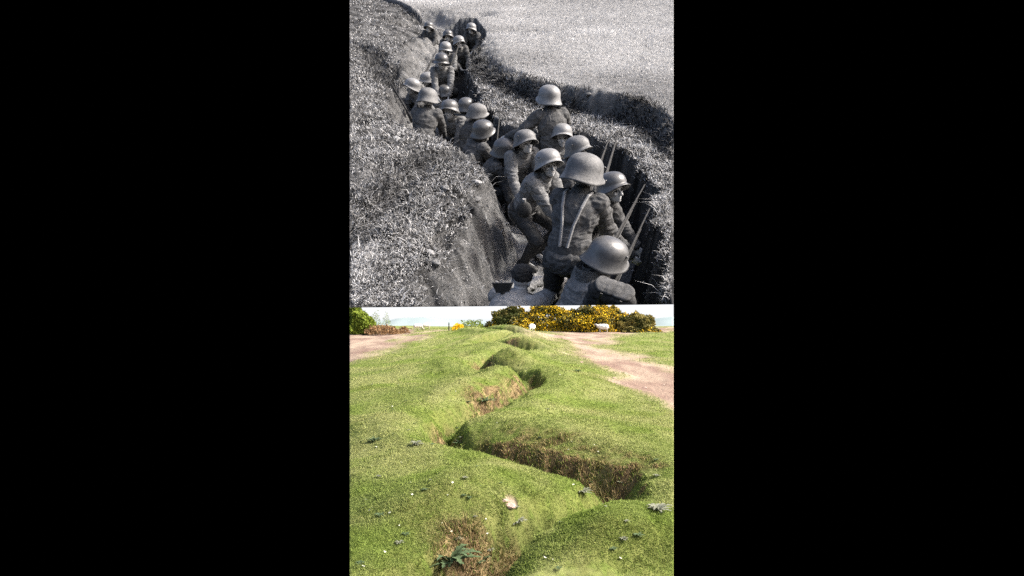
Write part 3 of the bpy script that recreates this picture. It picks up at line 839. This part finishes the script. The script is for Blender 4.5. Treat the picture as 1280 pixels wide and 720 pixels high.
def ik(a, b, l1, l2, pole):
    a, b, pole = Vector(a), Vector(b), Vector(pole); d = b - a; L = min(d.length, (l1 + l2) * .995)
    dn = d.normalized(); b = a + dn * L
    x = (l1 * l1 - l2 * l2 + L * L) / (2 * L); h = math.sqrt(max(0, l1 * l1 - x * x))
    p = pole - dn * pole.dot(dn); p = p.normalized() if p.length > 1e-5 else dn.orthogonal().normalized()
    return a + dn * x + p * h, b
PEOPLE = 0
def person(px, py, depth, yaw, lab, lean=14, roll=0, head_yaw=0, head_pitch=10, hands=None, near=False, coat='cloth', helm='steel', extras=(), bare=False, zmin=None, pants='cloth_d', footy=.10, hs=1.04):
    """head centre seen at (px, py) at picture depth; yaw 0 looks up the hill, positive turns to the left"""
    global PEOPLE
    PEOPLE += 1
    hp = ud(px, py, depth)
    z_, kk, _, _ = upper_z(np.array([hp[0]]), np.array([hp[1]]), False)
    fz = FLOOR + .3 * float(ss(8, 16, np.array([hp[1]]))[0])
    Hh = hp[2] - fz
    Hh = min(max(Hh, .72), 1.66)
    lean = lean + 10
    Ml = Matrix.Rotation(R(-lean), 3, 'X') @ Matrix.Rotation(R(roll), 3, 'Y')
    head = Vector((0, 0, Hh))
    neck = head - Vector((0, .05, .105))
    hipc = neck - Ml @ Vector((0, 0, .52))
    hipc.z = max(hipc.z, .16)
    fy = hipc.y + footy
    Lb = Ml
    def T(v, o=hipc): return o + Lb @ Vector(v)
    root = bpy.data.objects.new('person', None); COL.objects.link(root)
    Rz = Matrix.Rotation(R(yaw), 4, 'Z')
    base = Vector(hp) - (Rz.to_3x3() @ Vector((0, 0, Hh)))
    MW = MU @ Matrix.Translation(base) @ Rz
    root.matrix_world = MW
    vox = .0075 if near else .013
    body, tunic, trou, boots = [], [], [], []
    # torso
    sh = [T((s * .165, 0, .455)) for s in (-1, 1)]
    body += [ellip(T((0, 0, .33)), (.15, .105, .19), Lb), ellip(T((0, 0, .08)), (.145, .10, .16), Lb), capsule(sh[0], sh[1], .06, .06), capsule(T((0, 0, .42)), head - Vector((0, 0, .04)), .06, .052)]
    tunic += [ellip(T((0, -.01, .33)), (.185, .135, .20), Lb), ellip(T((0, 0, .12)), (.170, .125, .20), Lb), ellip(T((0, 0, -.03)), (.185, .14, .12), Lb),
              capsule(T((-.155, -.01, .44)), T((.155, -.01, .44)), .074, .074), capsule(T((0, 0, .44)), T((0, .01, .525)), .078, .068)]
    trou += [ellip(T((0, 0, .0)), (.165, .125, .12), Lb)]
    for s in (-1, 1):
        hip = T((s * .095, 0, -.01)); foot = Vector((s * .13, fy + .02 * s, .09))
        knee, foot = ik(hip, foot, .43, .43, (s * .35, 1, .25))
        body += [capsule(hip, knee, .078, .055), capsule(knee, foot, .052, .036)]
        trou += [capsule(hip, knee, .098, .072), capsule(knee, foot + (knee - foot) * .45, .070, .062)]
        boots += [capsule(foot + (knee - foot) * .55, foot, .066, .052), capsule(foot - Vector((0, .05, .035)), foot + Vector((s * .03, .17, -.04)), .046, .040)]
        body += [capsule(foot, foot + Vector((0, .14, -.045)), .035, .03)]
    # arms
    hands = hands or {}
    for s, sd in ((-1, 'L'), (1, 'R')):
        tgt = hands.get(sd)
        if tgt is None: tgt = (s * .10, .30, max(.22, Hh - .62))
        else: tgt = tuple(tgt)
        elb, hnd = ik(sh[(s + 1) // 2], tgt, .29, .26, (s * .9, -.25, -.8))
        S0 = sh[(s + 1) // 2]
        body += [capsule(S0, elb, .052, .040), capsule(elb, hnd, .038, .026)]
        tunic += [capsule(S0, elb, .076, .062), capsule(elb, hnd - (hnd - elb) * .08, .060, .047)]
        # hand: palm, four fingers, thumb
        ax = (hnd - elb).normalized(); inn = Vector((-s, .15, 0)); inn = (inn - ax * inn.dot(ax)).normalized(); bn = ax.cross(inn) * s
        pc = hnd + ax * .05
        rot = Matrix((bn, inn, ax)).transposed()
        body.append(ellip(pc, (.040, .017, .050), rot))
        if near:
            for fi, (off, ln) in enumerate(((-.030, .068), (-.010, .078), (.010, .074), (.029, .058))):
                k0 = pc + bn * off + ax * .040; k1 = k0 + (ax * .8 + inn * .55).normalized() * ln * .5; k2 = k1 + (ax * .15 + inn).normalized() * ln * .5
                body += [capsule(k0, k1, .0095, .0088, 8, 3), capsule(k1, k2, .0088, .0075, 8, 3)]
            k0 = pc - bn * .030 - ax * .02; k1 = k0 + (-bn * .8 + ax * .7 + inn * .3).normalized() * .038; k2 = k1 + (ax + inn * .7).normalized() * .030
            body += [capsule(k0, k1, .012, .010, 8, 3), capsule(k1, k2, .010, .008, 8, 3)]
        else:
            body.append(capsule(pc + ax * .03, pc + ax * .075 + inn * .03, .026, .016))
    # head
    Rh = (Matrix.Rotation(R(head_yaw), 3, 'Z') @ Matrix.Rotation(R(-head_pitch), 3, 'X'))
    H = lambda v: head + Rh @ Vector(v)
    body += [ellip(H((0, -.012, .025)), (.074, .094, .092), Rh), ellip(H((0, .022, -.045)), (.056, .066, .068), Rh), ellip(H((0, .062, -.088)), (.026, .022, .020), Rh),
             capsule(H((0, .088, .004)), H((0, .108, -.030)), .009, .015, 8, 3), ellip(H((0, .094, -.033)), (.019, .012, .010), Rh),
             capsule(H((-.035, .074, .024)), H((.035, .074, .024)), .012, .012, 8, 3),
             ellip(H((-.074, -.005, -.012)), (.010, .018, .030), Rh), ellip(H((.074, -.005, -.012)), (.010, .018, .030), Rh),
             ellip(H((-.040, .060, -.022)), (.022, .018, .018), Rh), ellip(H((.040, .060, -.022)), (.022, .018, .018), Rh),
             ellip(H((0, .083, -.060)), (.022, .009, .007), Rh), ellip(H((0, .081, -.071)), (.019, .009, .007), Rh)]
    hv = np.array(head); RhI = np.array(Rh.inverted())
    def sculpt(co, no):
        q = (co - hv) @ RhI.T
        d = np.zeros(len(co))
        for s in (-1, 1):
            d -= .012 * np.exp(-(((q[:, 0] - s * .032) / .015) ** 2 + ((q[:, 1] - .078) / .03) ** 2 + ((q[:, 2] - .003) / .010) ** 2))
        d -= .006 * np.exp(-((q[:, 0] / .024) ** 2 + ((q[:, 1] - .085) / .025) ** 2 + ((q[:, 2] + .065) / .004) ** 2))
        return co + no * d[:, None]
    out = {}
    out['body'] = (blend(body, vox * .8, 'body', 2, sculpt=sculpt), MT['skin'])
    out['tunic'] = (blend(tunic, vox, 'tunic', 3, .012, PEOPLE, 9), MT[coat])
    out['trousers'] = (blend(trou, vox * 1.2, 'trousers', 3, .008, PEOPLE + 50, 8), MT[pants])
    out['boots'] = (blend(boots, vox * 1.2, 'boots', 3), MT['leather'])
    objs = []
    for nm, (me, mm) in out.items():
        o = link(nm, me, mm, root); objs.append(o)
    # eyes
    if near:
        for s in (-1, 1):
            V, Fc = ellip(H((s * .032, .073, .003)), (.011, .009, .007), Rh); o = link('eye', mesh_np('eye', V, Fc, None, True), MT['hair'], root); objs.append(o)
        V, Fc = capsule(T((-.0, .0, .47)), T((0, .012, .53)), .086, .078, 20, 2)
        o = link('collar', blend([(V, Fc)], .01, 'collar', 1, .004, PEOPLE, 12), MT[coat], root); objs.append(o)
        # belt: a band round the waist
        bm = bmesh.new(); nseg = 40; ring = []
        for i in range(nseg):
            a = 2 * math.pi * i / nseg; ring.append([bm.verts.new(T((math.cos(a) * r_, math.sin(a) * (r_ - .044), zz))) for r_, zz in ((.183, .00), (.186, .045), (.178, .045), (.176, .0))])
        for i in range(nseg):
            r0, r1 = ring[i], ring[(i + 1) % nseg]
            for k in range(4): bm.faces.new((r0[k], r1[k], r1[(k + 1) % 4], r0[(k + 1) % 4]))
        me = bpy.data.meshes.new('belt'); bm.to_mesh(me); bm.free(); objs.append(link('belt', me, MT['leather'], root))
    if near:
        for s in (-1, 1):
            bm = bmesh.new(); r = bmesh.ops.create_cube(bm, size=1)
            for v in r['verts']: v.co = Vector((v.co.x * .11, v.co.y * .042, v.co.z * .012))
            bmesh.ops.bevel(bm, geom=bm.edges[:], offset=.004, segments=2, affect='EDGES')
            for v in bm.verts: v.co = T((s * .135, -.005, .527)) + Lb @ (Matrix.Rotation(R(s * 14), 3, 'Y') @ v.co)
            me = bpy.data.meshes.new('shoulder_board'); bm.to_mesh(me); bm.free(); objs.append(link('shoulder_board', me, MT['cloth_d'], root))
            V, Fc = ellip((0, 0, 0), (.055, .032, .045)); 
            V = V @ np.array(Lb).T + np.array(T((s * .09, .155, .02)))
            objs.append(link('pouch', mesh_np('pouch', V, Fc, None, True), MT['leather'], root))
    if 'straps' in extras:
        for s in (-1, 1):
            pts = [T((s * .03, -.165, .05)), T((s * .045, -.172, .22)), T((s * .075, -.163, .36)), T((s * .095, -.115, .475)), T((s * .1, -.02, .525)), T((s * .1, .09, .45)), T((s * .1, .14, .3))]
            bm = bmesh.new(); tube_bm(bm, pts, [.013] * len(pts), 6)
            me = bpy.data.meshes.new('shoulder_strap'); bm.to_mesh(me); bm.free(); objs.append(link('shoulder_strap', me, MT['strap'], root))
    if not bare:
        o = bpy.data.objects.new('helmet', HELM[helm]); COL.objects.link(o); o.parent = root
        o.matrix_local = Matrix.Translation(H((0, -.008, .010))) @ Rh.to_4x4() @ Matrix.Rotation(R(6 + 5 * math.sin(PEOPLE * 2.3)), 4, 'X') @ Matrix.Rotation(R(5 * math.sin(PEOPLE * 1.7)), 4, 'Y') @ Matrix.Scale(hs, 4)
        if near:
            for s in (-1, 1):
                l_ = bpy.data.objects.new('lug', LUG); COL.objects.link(l_); l_.parent = o
                l_.location = (s * .108, .05, .085); l_.rotation_euler = (0, 0, 0 if s > 0 else math.pi)
            bm = bmesh.new(); pts = [H((math.cos(a) * .078, .005 + .035 * abs(math.sin(a)), -.02 + .095 * math.sin(a))) for a in [math.pi + math.pi * i / 12 for i in range(13)]]
            tube_bm(bm, pts, [.0035] * 13, 6); me = bpy.data.meshes.new('chin_strap'); bm.to_mesh(me); bm.free(); objs.append(link('chin_strap', me, MT['leather'], root))
    else:
        V1 = ellip(H((0, -.022, .04)), (.084, .098, .088), Rh)
        objs.append(link('hair', blend([V1], .008, 'hair', 1, .006, 4, 30), MT['hair'], root))
    bpy.context.view_layer.update()
    for o in objs:
        P = np.array([v.co[:] for v in o.data.vertices])
        A = np.array(MW); W = P @ A[:3, :3].T + A[:3, 3]; s = (W - np.array(C)) @ np.array(N_B)
        if (s > 0).any():
            if (s > 0).all(): bpy.data.objects.remove(o)
            else: solid_cut(o.data, MW, [N_B])
    tag(root, lab, 'person', 'soldiers crowded in the war trench')
    print('PERSON', lab[:40], 'z', round(hp[2], 2), 'Hh', round(Hh, 2), 'Y', round(hp[1], 1), 'k', round(float(kk[0]), 2))
    return root, MW

W = lambda w: F * .30 / w
person(686, 125, 7.5, 18, 'soldier standing tallest with his back turned in a pale steel helmet', 14, near=True, helm='steel_l', head_pitch=14, hands={'L': (-.50, .16, 1.0), 'R': (.2, .35, 1.2)}, hs=1.08)
person(729, 222, 4.75, -22, 'soldier seen from behind in a big round helmet with pale shoulder straps', 24, near=True, extras=('straps',), hands={'L': (.02, .34, .60), 'R': (.24, .34, .7)}, head_pitch=24, head_yaw=-15, hs=1.16, helm='steel_m')
person(766, 238, 5.6, -112, 'soldier looking down to the right beside the dark trench wall', 16, near=True, head_pitch=-12, head_yaw=-28, helm='steel_d')
person(686, 207, 6.2, -128, 'soldier in a bright helmet with bowed head and hands held at his chest', 22, near=True, helm='steel_l', coat='cloth_m', head_pitch=-12, head_yaw=-30, hands={'L': (-.04, .30, .62), 'R': (.06, .30, .60)})
person(723, 189, 6.8, -140, 'soldier facing right just above the big round helmet', 8, near=True, head_pitch=-12, helm='steel_m')
person(702, 172, 7.5, -175, 'soldier squeezed between the standing man and the man facing right', 8, helm='steel_l', near=True, head_pitch=-6)
person(657, 180, 7.3, -150, 'soldier with folded sleeves sitting left of the bright helmet', 22, near=True, coat='cloth_m', head_pitch=-14, helm='steel_m', hands={'L': (-.1, .34, .5), 'R': (.22, .25, .45)})
person(631, 190, 7.7, -95, 'soldier in a dark helmet wedged low between the file and the seated man', 24, helm='steel_d', near=True)
person(604, 166, 8.2, -60, 'soldier with a dark dented helmet at the near end of the left file', 22, coat='cloth', near=True, helm='steel_d')
person(597, 144, 9.0, -70, 'soldier in a bell shaped helmet third from the near end of the left file', 16, helm='steel_m')
person(583, 135, 10.2, -30, 'soldier with a small pale helmet behind the bell shaped helmet', 14)
person(562, 139, 9.2, 165, 'soldier with lit face turned down under a tilted helmet', 18, head_pitch=-4, coat='cloth_m')
person(535, 126, 8.8, -15, 'soldier with a broad brimmed helmet seen from behind in the left file', 26, helm='steel_m', head_pitch=22, hs=1.1)
person(515, 110, 11.0, 130, 'soldier leaning on the left bank with his cheek lit', 26, coat='cloth_m', head_pitch=-4, helm='steel_l')
person(556, 117, 12.0, 20, 'soldier with a pale hunched back behind the broad brimmed helmet', 24, coat='cloth_m')
person(534, 101, 12.6, 110, 'soldier in a bright small helmet looking left below the far group', 16, helm='steel_l')
person(552, 78, 11.8, 185, 'soldier in a dark rounded helmet leading the far group', 20, helm='steel_d', head_pitch=18, coat='cloth_m')
person(557, 62, 14.0, 170, 'soldier with a pale hunched shoulder directly behind the far leader', 20, helm='steel_l', coat='cloth_m')
person(574, 54, 14.6, -160, 'soldier with a lit face at the right side of the far group', 12, helm='steel_l', head_pitch=-4)
person(560, 46, 16.0, 175, 'soldier with shadowed face and tilted helmet in the middle of the far group', 14, head_pitch=0, helm='steel_d')
person(589, 37, 16.4, 170, 'farthest soldier on the right with his face toward the camera', 14, helm='steel_l', head_pitch=-4)
person(536, 35, 17.6, 165, 'farthest soldier on the left standing alone by the wall', 12, head_pitch=-4)
person(757, 326, 4.5, -60, 'nearest soldier in a large bell shaped helmet by the right wall', 28, near=True, coat='cloth_m', head_pitch=30, hs=1.12)
person(652, 350, 4.9, -25, 'bareheaded dark haired soldier stooping at the lower edge in a pale coat', 50, near=True, coat='cloth_l', bare=True, hands={'L': (.1, .62, .62), 'R': (.2, .62, .65)}, head_pitch=40)

# ------------------------------------------------------------------ rifles and kit
def rifle_parts():
    bm = bmesh.new()                                    # along +Z, butt at 0
    prof = [(.0, .050, .017), (.02, .055, .018), (.16, .042, .017), (.26, .025, .014), (.32, .021, .013), (.40, .025, .014), (.62, .019, .012), (.95, .014, .010), (1.02, .012, .009)]
    rings = []
    for z, a, b in prof:
        off = .035 * (1 - min(1, z / .3))
        rings.append([bm.verts.new((math.cos(t) * b, math.sin(t) * a - off, z)) for t in [2 * math.pi * k / 12 for k in range(12)]])
    for r0, r1 in zip(rings[:-1], rings[1:]):
        for k in range(12): bm.faces.new((r0[k], r0[(k + 1) % 12], r1[(k + 1) % 12], r1[k]))
    bm.faces.new(list(reversed(rings[0]))); bm.faces.new(rings[-1])
    st_ = bpy.data.meshes.new('stock'); bm.to_mesh(st_); bm.free(); st_.materials.append(MT['wood_g'])
    bm = bmesh.new(); tube_bm(bm, [Vector((0, .018, .36)), Vector((0, .018, .6)), Vector((0, .014, 1.24))], [.011, .009, .0065], 10)
    ba = bpy.data.meshes.new('barrel'); bm.to_mesh(ba); bm.free(); ba.materials.append(MT['metal_g'])
    bm = bmesh.new(); tube_bm(bm, [Vector((0, .02, .40)), Vector((.04, .01, .39)), Vector((.055, -.005, .385))], [.007, .006, .011], 8)
    bo = bpy.data.meshes.new('bolt'); bm.to_mesh(bo); bm.free(); bo.materials.append(MT['metal_g'])
    bm = bmesh.new(); tube_bm(bm, [Vector((0, -.05, .10)), Vector((0, -.065, .3)), Vector((0, -.05, .6)), Vector((0, -.022, .9))], [.006] * 4, 6)
    sl_ = bpy.data.meshes.new('sling'); bm.to_mesh(sl_); bm.free(); sl_.materials.append(MT['leather'])
    return (('stock', st_), ('barrel', ba), ('bolt', bo), ('sling', sl_))
RP = rifle_parts()
def rifle(p_top, p_bot, lab, depth_top, depth_bot, scale=None):
    a = Vector(ud(*p_top, depth_top)); b = Vector(ud(*p_bot, depth_bot))       # muzzle, lower visible point
    d = (a - b).normalized(); base = a - d * 1.24
    rot = d.to_track_quat('Z', 'Y').to_matrix().to_4x4()
    rt = bpy.data.objects.new('rifle', None); COL.objects.link(rt)
    MW = MU @ Matrix.Translation(base) @ rot
    rt.matrix_world = MW
    for nm, me in RP:
        P = np.array([v.co[:] for v in me.vertices]); A = np.array(MW); s = (P @ A[:3, :3].T + A[:3, 3] - np.array(C)) @ np.array(N_B)
        if (s > 0).all(): continue
        if (s > 0).any(): me = me.copy(); solid_cut(me, MW, [N_B])
        o = bpy.data.objects.new(nm, me); COL.objects.link(o); o.parent = rt
    tag(rt, lab, 'rifle', 'rifles carried in the war trench')
rifle((774, 164), (756, 222), 'rifle leaning on the dark wall with a bright muzzle behind the big round helmet', 6.5, 6.0)
rifle((763, 170), (744, 220), 'rifle standing just left of the bright muzzled rifle', 6.9, 6.5)
rifle((806, 232), (768, 300), 'rifle slanting across the dark right wall toward the near helmet', 5.6, 5.2)
rifle((812, 262), (775, 340), 'rifle resting in the lower right corner beside the bell helmet', 4.9, 4.6)
rifle((483, 95), (500, 124), 'rifle sticking out above the left bank in front of the lit cheek', 11.0, 10.7)
rifle((545, 66), (533, 88), 'rifle raised left of the dark rounded helmet', 13.6, 13.4)
rifle((577, 49), (566, 76), 'rifle with a shining barrel in the middle of the far group', 14.2, 13.9)
rifle((626, 131), (622, 170), 'rifle upright between the left file and the standing soldier', 8.6, 8.3)
rifle((532, 108), (520, 136), 'rifle slung across the file beneath the pale hunched back', 11.0, 9.8)

def box_bm(bm, lo, hi, bev=.01):
    r = bmesh.ops.create_cube(bm, size=1); vs = r['verts']
    for v in vs: v.co = Vector([lo[i] + (v.co[i] + .5) * (hi[i] - lo[i]) for i in range(3)])
    es = list({e for v in vs for e in v.link_edges})
    bmesh.ops.bevel(bm, geom=es, offset=bev, segments=3, affect='EDGES', profile=.6)
def kit(name, cat, lab, px, py, depth, rot, parts):
    rt = bpy.data.objects.new(name, None); COL.objects.link(rt)
    MW = MU @ Matrix.Translation(ud(px, py, depth)) @ Matrix.Rotation(R(rot[2]), 4, 'Z') @ Matrix.Rotation(R(rot[0]), 4, 'X') @ Matrix.Rotation(R(rot[1]), 4, 'Y')
    rt.matrix_world = MW
    for nm, fn, mt in parts:
        bm = bmesh.new(); fn(bm); me = bpy.data.meshes.new(nm); bm.to_mesh(me); bm.free()
        P = np.array([v.co[:] for v in me.vertices]); A = np.array(MW); s = (P @ A[:3, :3].T + A[:3, 3] - np.array(C)) @ np.array(N_B)
        if (s > 0).all(): continue
        if (s > 0).any(): solid_cut(me, MW, [N_B])
        link(nm, me, MT[mt], rt)
    tag(rt, lab, cat)
V3 = Vector
def soft(parts, w, seed, sc_=8):
    def fn(bm):
        me = blend(parts, .009, 'soft', 2, w, seed, sc_); bm.from_mesh(me); bpy.data.meshes.remove(me)
        for f in bm.faces: f.smooth = True
    return fn
kit('backpack', 'backpack', 'square dark pack with a pale top flap on the nearest soldier', 766, 366, 4.2, (20, 16, -24), [
    ('bag', soft([capsule((-.10, 0, z), (.10, 0, z), .07, .07) for z in (-.24, -.17, -.10, -.03)], .010, 3), 'cloth_d'),
    ('flap', soft([ellip((x, .01, .040), (.065, .075, .015)) for x in (-.08, -.03, .03, .08)], .008, 4, 12), 'cloth'),
    ('buckle_strap', lambda bm: box_bm(bm, (-.08, -.086, -.16), (-.062, -.078, .05), .003), 'leather'),
    ('buckle_strap', lambda bm: box_bm(bm, (.062, -.086, -.16), (.08, -.078, .05), .003), 'leather')])
def roll_(bm):
    pts = [V3((math.cos(a) * (.02 + .008 * a), math.sin(a) * (.02 + .008 * a), 0)) for a in [i * .35 for i in range(38)]]
    for p0 in (0,):
        bm_v = []
        for p in pts:
            bm_v.append((bm.verts.new(p + V3((0, 0, -.06))), bm.verts.new(p + V3((0, 0, .06)))))
        for (a, b), (c, d) in zip(bm_v[:-1], bm_v[1:]): bm.faces.new((a, c, d, b))
    bmesh.ops.solidify(bm, geom=bm.faces[:], thickness=.012)
kit('blanket_roll', 'blanket', 'rolled blanket with a spiral end beside the pale pack flap', 735, 340, 4.5, (0, 0, 0), [('blanket', roll_, 'cloth_l')])
def spade_blade(bm):
    V = [(-.085, 0, .0), (-.05, .012, -.095), (.05, .012, -.095), (.085, 0, .0)]
    vs = [bm.verts.new(v) for v in V]; vb = [bm.verts.new((x, y + .012, z)) for x, y, z in V]
    bm.faces.new(vs); bm.faces.new(list(reversed(vb)))
    for i in range(4): bm.faces.new((vs[i], vb[i], vb[(i + 1) % 4], vs[(i + 1) % 4]))
kit('spade', 'spade', 'short entrenching spade standing blade up on the light trench floor', 628, 354, 4.75, (0, 0, 0), [
    ('blade', spade_blade, 'leather'), ('handle', lambda bm: tube_bm(bm, [V3((0, .01, -.08)), V3((0, .01, -.3)), V3((0, .01, -.55))], [.017, .014, .014], 10), 'leather')])
kit('canteen', 'canteen', 'round dark canteen hanging at the left of the big round helmet soldier', 655, 262, 5.9, (0, 0, 0), [
    ('flask', lambda bm: [bmesh.ops.create_uvsphere(bm, u_segments=20, v_segments=12, radius=.075, matrix=Matrix.Diagonal((1, .6, 1.15, 1)))], 'cloth_d'),
    ('cap', lambda bm: tube_bm(bm, [V3((0, 0, .08)), V3((0, 0, .11))], [.018, .018], 10), 'strap')])

# loose stones on the trench floor
for i in range(26):
    px, py = random.uniform(566, 640), random.uniform(250, 384)
    q = up(px, py, FLOOR + .05)
    if not inpoly(np.array([q[0]]), np.array([q[1]]), trench)[0]: continue
    z = float(upper_z(np.array([q[0]]), np.array([q[1]]))[0][0])
    if z > FLOOR + .3: continue
    if py > 372 or uproj(np.array((q[0], q[1] - .1, z)))[1] > 378: continue
    o = link('pebble', rock_mesh(random.uniform(.012, .03), i, 'pebble'), MT['stone_g'])
    o.matrix_world = MU @ Matrix.Translation((q[0], q[1], z + .005)) @ Matrix.Rotation(i, 4, 'Z')
    tag(o, 'loose pebble lying on the bare trench floor left of the soldiers', 'pebble', 'pebbles on the trench floor')

# ------------------------------------------------------------------ light
SE, SA = 44, 98          # sun elevation; direction: clockwise from straight ahead
w = bpy.data.worlds.new('World'); scene.world = w; w.use_nodes = True
nt = w.node_tree; bg = nt.nodes['Background']
sk = nt.nodes.new('ShaderNodeTexSky'); sk.sky_type = 'NISHITA'; sk.sun_disc = False
sk.sun_elevation = R(SE); sk.sun_rotation = R(SA); sk.air_density = .7; sk.dust_density = 5.0; sk.ozone_density = .3
nt.links.new(sk.outputs[0], bg.inputs['Color']); bg.inputs['Strength'].default_value = .13
sd = bpy.data.lights.new('sun', 'SUN'); sd.energy = 3.1; sd.angle = R(9); sd.color = (1, .95, .88)
so_ = bpy.data.objects.new('sun', sd); COL.objects.link(so_)
sv = Vector((math.sin(R(SA)) * math.cos(R(SE)), math.cos(R(SA)) * math.cos(R(SE)), math.sin(R(SE))))
so_.rotation_euler = sv.to_track_quat('Z', 'Y').to_euler()
so_.location = (20, 0, 40)
EXPO = 1.35
SKY_E.inputs['Strength'].default_value = 1.05 / 2 ** EXPO
vs = scene.view_settings
vs.view_transform = 'Standard'; vs.look = 'None'; vs.exposure = EXPO; vs.gamma = 1
scene.cycles.max_bounces = 4
scene.cycles.use_denoising = False
print('OBJECTS', len(scene.objects))
